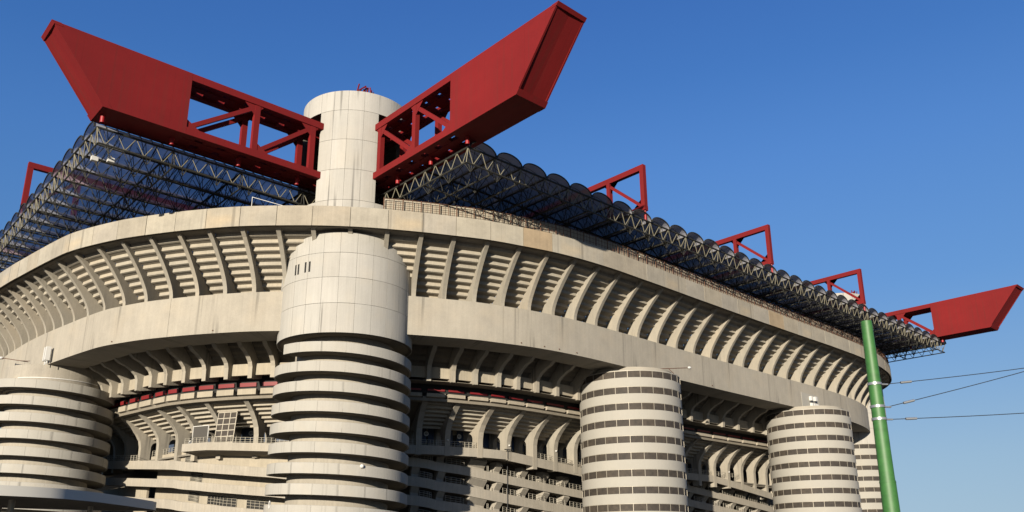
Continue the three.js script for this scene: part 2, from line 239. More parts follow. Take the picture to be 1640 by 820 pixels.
/* ---------- back wall and rusty railing on top of the stand ---------- */
{
  const w = thing('rear_wall', 'plain cream rear wall standing behind the rusty railing on the parapet', 'wall');
  new MB().sweep([[6.05, 49.6], [6.05, 51.85], [5.7, 51.85], [5.7, 49.6]], path(126.8, 300, 1.5)).build('wall_face', M.cream, w);
  const wl = thing('seat_backing', 'low dark concrete upstand behind the parapet left of the near tower', 'wall');
  new MB().sweep([[4.6, 48], [4.6, 49.6], [4.2, 49.6], [4.2, 48]], path(14, 125.6, 1.5)).build('wall_face', M.soffitShaded, wl);
  const t = thing('safety_railing', 'rusty steel railing of thin posts along the top of the right parapet', 'railing');
  const b = new MB(), rr = rng(77); let k = 0;
  for (let s = 126.8; s < 292; s += .62, k++) { const main = k % 2 === 0, r = main ? .055 : .03; const q = on(s + (rr() - .5) * .12, 6.55, 49.5), p = on(s + (rr() - .5) * .08, 6.55, 51.75); if (k % 4 === 0) { const z = new MB().tube(q, p, .085, 5); z.build('post', M.rust, t); } else b.tube(q, p, r, 4); }
  stuff(b.build('bars', M.rust, t));
  for (const y of [50.45, 51.1, 51.7]) { const rb = new MB(); const p = path(126.7, 292, 2.5); for (let i = 0; i < p.length - 1; i++) rb.tube(V(p[i].x + p[i].nx * 6.55, y, p[i].z + p[i].nz * 6.55), V(p[i + 1].x + p[i + 1].nx * 6.55, y, p[i + 1].z + p[i + 1].nz * 6.55), y > 51.5 ? .05 : .03, 4); rb.build('rail', M.rust, t); }
  const h = thing('stair_handrail', 'thin white pipe frame on the parapet left of the near tower', 'handrail');
  new MB().tube(on(109.6, 5.4, 49.7), on(109.6, 5.4, 52.0), .05, 6).build('post', M.white, h); new MB().tube(on(109.6, 5.4, 51.95), on(115.6, 4.8, 50.1), .045, 6).build('rail', M.white, h);
}

/* ---------- lower stand: red band, seating, fins, corridor and ramps ---------- */
const FINS = [16, 22, 28, 34, 40, 46, 51.5, 57, 63, 69.6, 76.3, 84.3, 92.4, 101.3, 110, 137, 144.9, 152.8, 161, 167.9, 173.4, 178.8, 184.4, 190, 195.6, 201.3, 207, 212.8, 218.6, 224.2, 229.7, 235.3, 241, 246.8, 252.6, 258.4];
const lower = thing('lower_stand', 'older lower stand behind the towers with arched fins and sloping concrete ramps', 'stand');
{
  const r = rng(8), L0 = 8, L1 = 275;
  // red fascia: a panel in every bay
  for (let i = 0; i < RIBS.length - 1; i++) { if (RIBS[i] < 24 || RIBS[i] > 262) continue; const m = .55; new MB().sweep([[-12.45, RIBS[i] > 125 ? 27.92 : 28.22], [-12.4, RIBS[i] > 125 ? 28.2 : 28.82], [-12.55, RIBS[i] > 125 ? 28.2 : 28.82], [-12.6, RIBS[i] > 125 ? 27.92 : 28.22]], path(RIBS[i] + m, RIBS[i + 1] - m, 2.5)).build('red_panel', M.redPanel, lower); }
  new MB().sweep([[-12.7, 27.6], [-12.7, 31.1], [-13, 31.1], [-13, 27.6]], path(L0, L1, 2)).build('fascia_backing', M.opening, lower);
  for (let i = 0; i < RIBS.length - 1; i++) { if (RIBS[i] < 24 || RIBS[i] > 262) continue; const m = .42; new MB().sweep([[-12.25, 26.95], [-12.25, RIBS[i] > 125 ? 27.5 : 27.85], [-13.1, RIBS[i] > 125 ? 27.5 : 27.85], [-13.1, 26.75]], path(RIBS[i] + m, RIBS[i + 1] - m, 2.5)).build('fascia_beam', M.cream, lower); }
  new MB().sweep([[-12.6, 26.3], [-12.6, 26.75], [-14, 26.75], [-14, 26.3]], path(L0, L1, 2)).build('edge_beam', M.soffitShaded, lower);
  // underside of the lower seating
  const NS = 7;
  for (let i = 0; i < FINS.length - 1; i++) {
    if (FINS[i] === 110) continue; const p = path(FINS[i] + .35, FINS[i + 1] - .35, 2.5);
    for (let k = 0; k < NS; k++) { const d = -19.4 + .9 * k, y = 23.0 + .52 * k; new MB().sweep([[d, y], [d, y + .36], [d + .92, y + .52], [d + .92, y + .72], [d - .2, y + .5], [d - .2, y - .05]], p).build('seat_step', pick(M.step, r), lower); }
  }
  new MB().sweep([[-13, 27.2], [-14, 27.4], [-23, 23.6], [-23, 23.2]], path(L0, L1, 2)).build('tier_slab', M.soffitShaded, lower);
  // fins with an arched passage at their inner side
  const arch = []; for (let i = 0; i <= 10; i++) { const a = i / 10 * Math.PI; arch.push([-20.2 + .95 * Math.cos(a), 21.6 + .95 * Math.sin(a)]); }
  for (const s of FINS) {
    const foot = s > 163 ? 17.3 : s > 130 ? 18.4 : 17.8;
    const out = [[-13.0, 26.45], [-13.9, 25.9], [-15.3, 24.9], [-16.5, 23.7], [-17.2, 22.6], [-17.45, 21.5], [-17.5, foot], [-19.25, foot], ...arch, [-21.15, 19], [-22.3, 19], [-22.3, 23.4], [-13.4, 27.2], [-13.0, 27.0]];
    new MB().plate(out, at(s), s < 130 ? .85 : .95).build('fin', pick(M.rib, r), lower);
  }
  // corridor: floor, back wall, painted dado
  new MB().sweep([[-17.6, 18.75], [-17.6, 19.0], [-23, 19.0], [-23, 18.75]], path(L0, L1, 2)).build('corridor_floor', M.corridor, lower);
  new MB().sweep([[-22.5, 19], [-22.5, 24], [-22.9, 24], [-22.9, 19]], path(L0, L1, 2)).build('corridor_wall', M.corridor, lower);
  for (let i = 0; i < FINS.length - 1; i++) { if (FINS[i] === 110) continue; const a = FINS[i] + .5, b = FINS[i + 1] - .5, m = lerp(a, b, .35 + r() * .3); new MB().sweep([[-22.42, 21], [-22.42, 23.55], [-22.5, 23.55], [-22.5, 21]], path(a, m - .05, 2.5)).build('blue_wall_panel', M.blue, lower); new MB().sweep([[-22.42, 21], [-22.42, 23.55], [-22.5, 23.55], [-22.5, 21]], path(m + 1.1, b, 2.5)).build('blue_wall_panel', M.blue, lower); new MB().sweep([[-22.4, 19], [-22.4, 22.6], [-22.5, 22.6], [-22.5, 19]], path(m, m + 1.05, 2.5)).build('doorway', M.opening, lower); }
  // inner core of the building
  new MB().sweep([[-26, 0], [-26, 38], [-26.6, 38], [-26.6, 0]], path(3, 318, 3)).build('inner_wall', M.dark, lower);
}
{ // downpipe and a small double lamp on the right ramps
  new MB().tube(on(163, -19.9, 10.5), on(163, -19.9, 18.3), .07, 8).build('downpipe', M.wire, lower);
  const b = new MB(); b.tube(on(160.4, -17.2, 18.6), on(160.4, -17.2, 20.1), .04, 6); b.tube(on(159.3, -17.0, 20.1), on(161.5, -17.0, 20.1), .09, 6); b.build('lamp_bracket', M.wire, lower);
}
// round gate signs
function canvasTex(w, h, draw) { const c = document.createElement('canvas'); c.width = w; c.height = h; draw(c.getContext('2d')); const t = new THREE.CanvasTexture(c); t.colorSpace = THREE.SRGBColorSpace; return t; }
{
  const tex = canvasTex(128, 128, g => { g.fillStyle = '#e8e8e4'; g.fillRect(0, 0, 128, 128); g.fillStyle = '#22262c'; g.font = 'bold 92px sans-serif'; g.textAlign = 'center'; g.textBaseline = 'middle'; g.fillText('0', 64, 68); });
  const m = std({ map: tex, roughness: .5 });
  for (const [s, y] of [[71.9, 22.6], [89, 22.5], [95.9, 22.5], [140.3, 22.5], [149.9, 22.4], [163.2, 22.4], [170.3, 22.4]]) {
    const g = new THREE.CylinderGeometry(.42, .42, .06, 24); g.rotateX(Math.PI / 2); const o = mesh('round_sign', g, m, lower); const q = at(s); o.position.copy(on(s, -22.1, y)); o.rotation.y = Math.atan2(q.nx, q.nz);
  }
}
// sloping ramps: [bay start, bay end, offset, [[top height at start, slope, wall height], ...]]
const BAYS = [
  { s0: 34, s1: 113, d: -16, back: -18.3, ramps: [[21.2, -.0735, 1.45], [18.2, -.0735, 1.35], [15.2, -.079, 1.45], [12.2, -.079, 1.4]] },
  { s0: 130, s1: 188, d: -20, back: -21, ramps: [[18.7, -.078, 1.45], [15.75, -.085, 1.6], [12.75, -.09, 1.6], [9.7, -.09, 1.6]] },
  { s0: 194, s1: 258, d: -20, back: -21, ramps: [[19.6, -.089, 1.45], [16.6, -.089, 1.5], [13.6, -.089, 1.5], [10.6, -.089, 1.5]] },
];
function railing(s0, s1, d, fy, parent, mat = M.rail, n = 3) {
  const b = new MB(), p = path(s0, s1, 1.1, fy); for (const q of p) b.tube(V(q.x + q.nx * d, q.y, q.z + q.nz * d), V(q.x + q.nx * d, q.y + .95, q.z + q.nz * d), .045, 4);
  for (let k = 0; k < n; k++) for (let i = 0; i < p.length - 1; i++) { const y = .93 - .33 * k; b.tube(V(p[i].x + p[i].nx * d, p[i].y + y, p[i].z + p[i].nz * d), V(p[i + 1].x + p[i + 1].nx * d, p[i + 1].y + y, p[i + 1].z + p[i + 1].nz * d), .035, 4); }
  return b.build('railing', mat, parent);
}
BAYS.forEach((B, bi) => {
  B.ramps.forEach(([y0, sl, h], k) => {
    const f = s => y0 + sl * (s - B.s0);                                // top of the ramp wall
    new MB().sweep([[B.d, -h], [B.d, -.04], [B.d - .04, 0], [B.d - .3, 0], [B.d - .3, -h]], path(B.s0, B.s1, 1.5, f)).build('ramp_wall', M.ramp, lower);
    new MB().sweep([[B.d - .3, -h + .02], [B.d - .3, -h + .3], [-26, -h + .3], [-26, -h + .02]], path(B.s0, B.s1, 2, f)).build('ramp_slab', M.soffitShaded, lower);
    if (bi === 0) return;
    for (const s of FINS) {                                             // piers and railings in the gap above the ramp wall
      if (s < B.s0 || s > B.s1 - 4) continue; const gap = 1.45, y = f(s + .4);
      const b = new MB(); const w = (bi === 1 && s > 150 && s < 156) ? 5.2 : 1.5;
      const P = path(s - .45, s - .45 + w, 1, f); b.sweep([[B.d - 1.1, -.05], [B.d - 1.1, gap * .35], [B.d - .15, gap + .1], [B.d - .5, gap + .6], [B.d - 2.2, gap + .6], [B.d - 2.2, -.05]], P); b.build('pier', M.wall, lower);
      railing(s - .45 + w, s + 5.1, B.d - .2, f, lower);
    }
  });
});
{
  // corridor parapets
  const led = (s0, s1, d, top, bot, fy) => new MB().sweep([[d, bot], [d, top], [d - .3, top], [d - .3, bot]], path(s0, s1, 1.5, fy)).build('corridor_parapet', M.ramp, lower);
  led(130, 161, -17.55, 19.95, 18.5); led(161.02, 188, -17.55, 19.9, 18.3, s => -.075 * (s - 161)); led(194, 224, -17.55, 19.8, 18.35); led(224.02, 258, -17.55, 19.75, 18.3, s => -.105 * (s - 224));
  new MB().sweep([[-17.7, 18.55], [-17.7, 18.75], [-26, 18.75], [-26, 18.55]], path(130, 188, 2)).build('corridor_slab', M.soffitShaded, lower);
  new MB().sweep([[-17.7, 18.4], [-17.7, 18.6], [-26, 18.6], [-26, 18.4]], path(194, 258, 2)).build('corridor_slab', M.soffitShaded, lower);
  for (const [a, b] of [[131, 137], [137.5, 144.4], [145.4, 152.3], [168.6, 172.8], [174, 178.3], [179.3, 183.9]]) railing(a, b, -17.7, s => 19.9 - (s > 161 ? .075 * (s - 161) : 0), lower);
  for (const s of [212.8, 218.6, 224.2, 229.7]) railing(s + .7, s + 4.8, -17.7, q => 19.8, lower);
  // left bay: wall behind the ramps with barred openings, and the projecting balcony
  new MB().sweep([[-19.8, 4], [-19.8, 18.4], [-20.2, 18.4], [-20.2, 4]], path(66, 113, 1.5)).build('ramp_back_wall', M.cream, lower);
  const W = new MB(), wp = path(66, 113, 1.5), wf = q => 21.2 - .0735 * (q.s - 34) - .9, wv = (q, d, y) => V(q.x + q.nx * d, y, q.z + q.nz * d);      // wall under the corridor, its foot follows the ramp
  for (let i = 0; i < wp.length - 1; i++) { const a = wp[i], c = wp[i + 1]; W.box8([wv(a, -18.3, wf(a)), wv(c, -18.3, wf(c)), wv(c, -18.6, wf(c)), wv(a, -18.6, wf(a)), wv(a, -18.3, 19.7), wv(c, -18.3, 19.7), wv(c, -18.6, 19.7), wv(a, -18.6, 19.7)]); }
  W.build('corridor_base', M.cream, lower);
  new MB().sweep([[-18.3, 4], [-18.3, 15], [-18.7, 15], [-18.7, 4]], path(34, 65.9, 1.5)).build('ramp_back_wall', M.cream, lower);
  new MB().sweep([[-14.2, 18.85], [-14.2, 20.1], [-14.5, 20.1], [-14.5, 19.05], [-18.6, 18.95], [-18.6, 18.4]], path(85.8, 113, 1.2, s => -.045 * Math.max(0, s - 93))).build('balcony', M.ramp, lower);
  railing(86.2, 113, -14.4, s => 20.02 - .045 * Math.max(0, s - 93), lower, M.rail, 3);
  railing(66.5, 75.5, -18.2, s => 19.7, lower); railing(52, 66, -16.2, s => 21.2 - .0735 * (s - 34), lower);
  // barred openings in the wall
  for (const [a, b, k] of [[78.5, 85, 0], [78, 84.6, 1], [78, 84, 2], [87, 96, 2], [98.5, 104, 2]]) {
    const [y0, sl] = BAYS[0].ramps[k], f = s => y0 + sl * (s - 34); const dw = k ? -19.76 : -18.26, db = dw + .1, o = new MB().sweep([[dw, .0], [dw, 1.45], [dw - .08, 1.45], [dw - .08, .0]], path(a, b, 1.5, f)).build('opening', M.opening, lower);
    const m = new MB(), p = path(a, b, k === 2 && a > 86 ? 1.2 : .55, f); for (const q of p) m.tube(V(q.x + q.nx * db, q.y, q.z + q.nz * db), V(q.x + q.nx * db, q.y + 1.35, q.z + q.nz * db), .035, 4);
    for (const y of [.45, .9, 1.3]) for (let i = 0; i < p.length - 1; i++) m.tube(V(p[i].x + p[i].nx * db, p[i].y + y, p[i].z + p[i].nz * db), V(p[i + 1].x + p[i + 1].nx * db, p[i + 1].y + y, p[i + 1].z + p[i + 1].nz * db), .04, 4);
    m.build('bars', M.rail, lower);
  }
  // tall glazed screens on the balcony
  const fr = new MB(), A = 93.4, Bs = 97.6; const pt = (u, v) => on(lerp(A, Bs, u), -15.4 - .5 * v, lerp(20.1, 25.0, v));
  for (let i = 0; i <= 3; i++) fr.bar(pt(i / 3, 0), pt(i / 3, 1), .13, .13); for (let j = 0; j <= 5; j++) fr.bar(pt(0, j / 5), pt(1, j / 5), .13, .13);
  const screen = fr.build('window_screen', M.steelGrey, lower);
  for (let i = 0; i < 3; i++) for (let j = 0; j < 5; j++) new MB().quad(pt(i / 3 + .02, j / 5 + .02), pt((i + 1) / 3 - .02, j / 5 + .02), pt((i + 1) / 3 - .02, (j + 1) / 5 - .02), pt(i / 3 + .02, (j + 1) / 5 - .02)).build('pane', M.pane[(i * 2 + j) % 4], screen);
  const mesh1 = new MB(); const p2 = (u, v) => on(lerp(86.8, 91.4, u), -15.4, lerp(20.1, 23, v)); mesh1.quad(p2(0, 0), p2(1, 0), p2(1, 1), p2(0, 1)); mesh1.build('mesh_screen', std({ color: 0x4b4741, roughness: .7 }), lower);
  const f2 = new MB(); for (const u of [0, 1]) f2.bar(p2(u, 0), p2(u, 1), .12, .12); f2.bar(p2(0, 1), p2(1, 1), .1, .1); f2.build('screen_frame', M.white, lower);
}

/* ---------- towers ---------- */
const PITCH = 2.73;
// a drum clad in curved panels with open joints
function drum(parent, cx, cz, R, rows, cols, skip, seed, off = 0) {
  const r = rng(seed), y0 = rows[0], y1 = rows[rows.length - 1], da = 360 / cols;
  if (!skip) new MB().sweep([[R - .12, y0 + .02], [R - .12, y1 - .02], [R - .5, y1 - .02], [R - .5, y0 + .02]], ring(cx, cz, 0, 360, 72, R), { caps: false }).build('drum_core', M.joint, parent);
  for (let j = 0; j < rows.length - 1; j++) for (let i = 0; i < cols; i++) {
    const a0 = off + i * da, a1 = a0 + da, g = .015 / R * 180 / Math.PI; if (skip && skip((a0 + a1) / 2, j)) continue;
    const d = (r() - .5) * .03; new MB().sweep([[R - .1, rows[j] + .022], [R + d, rows[j] + .022], [R + d, rows[j + 1] - .022], [R - .1, rows[j + 1] - .022]], ring(cx, cz, a0 + g, a1 - g, 4, R)).build('cladding_panel', pick(M.panel, r), parent);
  }
}
// open helical ramp: every wall panel, slab and turn shares one geometry, turned and lowered along the helix
function helix(parent, cx, cz, R, core, yTop, turns, startDeg, seed) {
  const r = rng(seed), N = 18, da = 360 / N, geos = [], slabG = [];
  for (let v = 0; v < 5; v++) { const p = ring(0, 0, .07, da - .07, 5, R, t => -PITCH * t / 360); for (const q of p) q.u += v * 6.3; geos.push(new MB().sweep([[R, -1.42], [R, -.05], [R - .05, 0], [R - .28, 0], [R - .28, -1.42]], p).geo()); }
  const sl = new MB().sweep([[R - .28, -1.40], [R - .28, -1.12], [core, -1.12], [core, -1.40]], ring(0, 0, 0, da, 5, R, t => -PITCH * t / 360), { caps: false }).geo();
  for (let k = 0; k < turns; k++) {
    const turn = new THREE.Group(); turn.name = numbered('ramp_turn'); parent.add(turn);
    for (let i = 0; i < N; i++) {
      const a = startDeg + i * da, m = mesh('parapet_panel', geos[Math.floor(r() * 5)], pick(M.ring, r), turn); m.position.set(cx, yTop - PITCH * (k + i / N), cz); m.rotation.y = a * Math.PI / 180;
      const s = mesh('ramp_slab', sl, M.soffitShaded, turn); s.position.copy(m.position); s.rotation.y = m.rotation.y;
    }
  }
  const g = new MB().sweep([[core + .05, 0], [core + .05, yTop + 1.2]], ring(cx, cz, 0, 360, 64, core), { closed: false }); g.build('core', M.wall, parent);
}
// T1: the near corner tower
const t1 = thing('corner_tower', 'tallest nearest round concrete tower, panelled drum above open spiral ramps', 'tower');
{
  drum(t1, 0, 0, 9.8, [31.9, 36.15, 39.95, 43.6, 46.72], 26, null, 31, 2.5);
  disc(new MB(), 0, 0, 9.75, 46.6).build('drum_top', M.soffitShaded, t1);
  disc(new MB(), 0, 0, 9.7, 32.0).build('drum_soffit', M.soffitShaded, t1);
  const wins = new MB(); for (const [a, y0, y1] of [[-80.8, 40.9, 42.45], [-77.3, 40.9, 42.45], [-69.4, 40.95, 42.5], [-65.2, 40.95, 42.5]]) { const p = ring(0, 0, a - .85, a + .85, 2); new MB().sweep([[9.7, y0], [9.83, y0], [9.83, y1], [9.7, y1]], p).build('slot_window', M.opening, t1); }
  helix(t1, 0, 0, 9.8, 7, 31.0, 11, -90, 61);
  { const g = new THREE.TorusGeometry(.3, .07, 8, 24); g.scale(.75, 1.5, .6); const th = -93.5 * Math.PI / 180, m = mesh('painted_mark', g, M.white, t1); m.position.set(Math.sin(th) * 9.84, 9.15, Math.cos(th) * 9.84); m.rotation.y = th; }
  // upper shaft with the two notches that hold the roof girders
  const inA = a => { a = ((a + 90) % 360 + 540) % 360 - 180; return Math.abs(a) < 19; }, inB = a => { a = (a % 360 + 540) % 360 - 180; return a > -16 && a < 24; };
  const rows = [46.6, 47.5, 52.3, 57.2, 62.1, 67.0, 70.3];
  const R = 8.5, rr = rng(33);
  const edges = [-71, -56, -41, -25, -9.5, 24, 39, 54, 69, 84, 99, 114, 129, 144, 159, 174, 189, 204, 219, 234, 251];
  for (let j = 0; j < rows.length - 1; j++) {
    const notch = j >= 2 && j <= 4 ; const y0 = rows[j], y1 = rows[j + 1];
    const es = notch ? edges : [...edges, 270, 289].sort((a, b) => a - b);
    const E2 = notch ? edges : [-90, -71, -56, -41, -25, -9.5, 7, 24, ...edges.slice(6), 270];
    for (let i = 0; i < E2.length - 1; i++) {
      if (notch && E2[i] === -9.5) continue; const g = .015 / R * 57.3;
      let ya = y0, yb = y1; 
      new MB().sweep([[R - .1, ya + .022], [R, ya + .022], [R, yb - .022], [R - .1, yb - .022]], ring(0, 0, E2[i] + g, E2[i + 1] - g, 4, R)).build('cladding_panel', pick(M.panel, rr), t1);
    }
  }
  // shaft core behind the panels: full rings above and below, two thick shells between the notches
  const shell = (a0, a1, y0, y1, n) => new MB().sweep([[R - .12, y0], [R - .12, y1], [R - 1.1, y1], [R - 1.1, y0]], ring(0, 0, a0, a1, n, R)).build('shaft_core', M.joint, t1);
  shell(0, 360, 46.6, 52.28, 64); shell(0, 360, 67.02, 70.28, 64); shell(-70.9, -9.6, 52.28, 67.02, 16); shell(24.1, 250.9, 52.28, 67.02, 48);
  disc(new MB(), 0, 0, 8.45, 70.2).build('roof_slab', M.wall, t1); disc(new MB(), 0, 0, 8.3, 67.1).build('notch_lintel', M.soffitShaded, t1); disc(new MB(), 0, 0, 8.3, 52.2).build('notch_sill', M.soffitShaded, t1);
}
// L: tower at the left edge
const tl = thing('ramp_tower', 'squat open spiral ramp tower of cream concrete at the left edge under the girder', 'tower');
{ helix(tl, -25.1, -53.5, 9.8, 7, 31.0, 10, -90, 63); new MB().sweep([[7.7, 29.3], [7.7, 33.5], [7.1, 33.5], [7.1, 29.3]], ring(-25.1, -53.5, 0, 360, 48, 6), { caps: false }).build('cap_drum', M.wall, tl); disc(new MB(), -25.1, -53.5, 9.7, 29.55).build('top_slab', M.wall, tl); new MB().sweep([[7.78, 31.2], [7.78, 31.32], [7.7, 31.32], [7.7, 31.2]], ring(-25.1, -53.5, -60, 40, 20)).build('conduit', M.white, tl); }
// towers with brown glazed strips between white bands
function bandTower(name, label, cx, cz, R, top, levels, seed, cap) {
  const t = thing(name, label, 'tower'), r = rng(seed), N = 26, da = 360 / N;
  for (let k = 0; k < levels; k++) {
    const y = top - 2.745 * k, yb = y - 1.585;
    new MB().sweep([[R, yb], [R, y - .04], [R - .04, y], [R - .35, y], [R - .35, yb]], ring(cx, cz, 0, 360, 72, R), { caps: false }).build('band', M.band, t);
    disc(new MB(), cx, cz, R - .05, yb + .25, 48).build('floor', M.soffitShaded, t);
    const fr = new MB();
    for (let i = 0; i < N; i++) {
      const a0 = i * da + 3.1, a1 = a0 + da; new MB().sweep([[R - .06, y - .02], [R - .06, y + 1.165], [R - .1, y + 1.165], [R - .1, y - .02]], ring(cx, cz, a0, a1, 3, R)).build('pane', pick(M.pane, r), t);
      fr.sweep([[R - .015, y - .02], [R - .015, y + 1.165], [R - .07, y + 1.165], [R - .07, y - .02]], ring(cx, cz, a0 - .22, a0 + .22, 1));
    }
    fr.sweep([[R - .03, y + 1.10], [R - .03, y + 1.165], [R - .07, y + 1.165], [R - .07, y + 1.10]], ring(cx, cz, 0, 360, 72, R), { caps: false });
    fr.build('window_frame', M.steelGrey, t);
  }
  if (cap) { new MB().sweep([[R - .1, top + 1.12], [R - .1, top + 1.3], [R - .4, top + 1.3], [R - .4, top + 1.12]], ring(cx, cz, 0, 360, 72), { caps: false }).build('eaves', M.band, t); disc(new MB(), cx, cz, R - .12, top + 1.28).build('roof_slab', M.band, t); new MB().sweep([[R - 1.3, top + 1.3], [R - 1.3, 33.5], [R - 1.8, 33.5], [R - 1.8, top + 1.3]], ring(cx, cz, 0, 360, 64), { caps: false }).build('cap_drum', M.wall, t); }
  return t;
}
bandTower('glazed_tower', 'larger round cream tower with brown glazed strips, right of the near corner tower', 51.74, 11.08, 8.98, 31.42, 12, 71, true);
bandTower('glazed_tower', 'round cream tower with brown glazed strips just left of the green pole', 110.4, 13.27, 8.98, 31.42, 12, 72, true);
{
  const t = bandTower('corner_tower', 'far round corner tower half hidden behind the green pole, glazed strips under a plain shaft', 157.5, 0, 9.8, 29.35, 11, 73, false);
  drum(t, 157.5, 0, 9.8, [30.5, 34.6, 38.6, 42.7, 46.7], 26, null, 35, 2); disc(new MB(), 157.5, 0, 9.75, 46.6).build('drum_top', M.soffitShaded, t);
  drum(t, 157.5, 0, 8.5, [46.6, 52.3, 57.4, 62.5, 67.6, 72.2], 24, null, 36); disc(new MB(), 157.5, 0, 8.45, 72.1).build('roof_slab', M.wall, t);
}

/* ---------- red roof girders ---------- */
// built along local +z from the tower at the origin: k = distance out, x = sideways
function girder(name, label, o, dir, { zs, zp, zq, w, full, rods = [11.2, 19.3, 27.4] }) {
  const t = thing(name, label, 'roof girder'), Y0 = 56.0, Y1 = 65.1, h = w / 2;
  const P = (x, y, k) => dir === 'z' ? V(o[0] + x, y, o[1] + k) : V(o[0] - k, y, o[1] + x);
  const bx = (b, x0, x1, y0, y1, k0, k1) => b.box8([P(x0, y0, k0), P(x1, y0, k0), P(x1, y0, k1), P(x0, y0, k1), P(x0, y1, k0), P(x1, y1, k0), P(x1, y1, k1), P(x0, y1, k1)]);
  const k0 = 4.2, ch = 1.05;
  // box part with a slanted prow
  const box = new MB(); const kq = y => zq + (zp - zq) * (y - Y0) / (Y1 - Y0);
  for (const s of [-1, 1]) { const x = s * h; box.quad(P(x, Y0, zs), P(x, Y0, zq), P(x, Y1, zp), P(x, Y1, zs)); const xi = s * (h - .25); box.quad(P(xi, Y0, zs), P(xi, Y0, zq), P(xi, Y1, zp), P(xi, Y1, zs)); box.quad(P(x, Y0, zq), P(xi, Y0, zq), P(xi, Y1, zp), P(x, Y1, zp)); box.quad(P(x, Y0, zs), P(xi, Y0, zs), P(xi, Y1, zs), P(x, Y1, zs)); }
  box.quad(P(-h, Y1, zs), P(h, Y1, zs), P(h, Y1, zp), P(-h, Y1, zp)); box.quad(P(-h, Y0, zs), P(h, Y0, zs), P(h, Y0, zq), P(-h, Y0, zq)); box.quad(P(-h, Y0, zs), P(h, Y0, zs), P(h, Y1, zs), P(-h, Y1, zs));
  box.build('prow_box', M.red, t);
  // recessed end plate with rims
  const e = new MB(), ins = .14; e.quad(P(-h + .2, Y0 + .1, zq - ins), P(0, Y0 + .1, zq - ins - .1), P(0, Y1 - .1, zp - ins - .1), P(-h + .2, Y1 - .1, zp - ins)); e.quad(P(0, Y0 + .1, zq - ins - .1), P(h - .2, Y0 + .1, zq - ins), P(h - .2, Y1 - .1, zp - ins), P(0, Y1 - .1, zp - ins - .1)); e.build('end_plate', M.red, t);
  for (const [y0, y1, o] of [[Y0 - .03, Y0 + .6, .16], [Y1 - .4, Y1 + .03, .1]]) { const x = h + .03, a = kq(y0), c = kq(y1); new MB().box8([P(-x, y0, a - 1), P(x, y0, a - 1), P(x, y0, a + o), P(-x, y0, a + o), P(-x, y1, c - 1), P(x, y1, c - 1), P(x, y1, c + o), P(-x, y1, c + o)]).build('end_rim', M.red, t); }
  // bottom and top chords
  for (const [y0, y1, nm] of [[Y0 + .01, Y0 + ch, 'bottom_chord'], [Y1 - ch, Y1 - .01, 'top_chord']]) {
    const c = new MB(); for (const s of [-1, 1]) bx(c, s > 0 ? h - .85 : -h, s > 0 ? h : -h + .85, y0, y1, k0, zs - .02);
    const ym = (y0 + y1) / 2; bx(c, -.55, .55, ym - .3, ym + .3, k0, zs - .02);
    for (let k = k0; k < zs - 1; k += 3.1) bx(c, -h + .1, h - .1, ym - .25, ym + .25, k, Math.min(k + 2.0, zs)); c.build(nm, M.red, t);
  }
  const posts = full ? [9.4, 18.2] : [18.2];
  for (const k of posts) for (const s of [-1, 1]) { const x = s * (h - .45); const b = new MB(); bx(b, x - .35, x + .35, Y0 + ch, Y1 - ch, k - .4, k + .4); b.build('post', M.red, t); }
  const dg = full ? [[9.4, 17.6], [18.2, zs - .3]] : [[18.2, zs - .3]];
  for (const [a, b2] of dg) for (const s of [-1, 1]) { const x = s * (h - .45); new MB().bar(P(x, Y1 - ch - .3, a + .2), P(x, Y0 + ch + .2, b2), .55, .6).build('diagonal', M.red, t); const gs = new MB(); gs.tri(P(x + s * .3, Y1 - ch, a - .9), P(x + s * .3, Y1 - ch, a + 2.0), P(x + s * .3, Y1 - ch - 1.7, a + .4)); gs.tri(P(x + s * .3, Y0 + ch, b2 - 1.6), P(x + s * .3, Y0 + ch, b2 + .3), P(x + s * .3, Y0 + ch + 1.2, b2 + .3)); gs.build('gusset', M.red, t); }
  // tie rods that carry the roof
  for (const k of rods) { new MB().tube(P(0, Y0 + .3, k), P(0, 55, k), .3, 10).build('tie_rod', M.redBright, t); }
  return t;
}
girder('roof_girder', 'big red steel girder with slanted prow pointing up left from the near tower', [0, 1.0], 'x', { zs: 27.75, zp: 45, zq: 37.94, w: 4.8, full: true, rods: [10.3, 19.3, 28.6, 37.3] });
girder('roof_girder', 'big red steel girder with slanted prow pointing up right from the near tower', [.56, 0], 'z', { zs: 26.63, zp: 47.05, zq: 39.57, w: 4.9, full: true });
girder('roof_girder', 'distant red steel girder with solid prow at the far right corner above the wires', [157.9, 0], 'z', { zs: 26.63, zp: 47.05, zq: 39.57, w: 4.9, full: false });
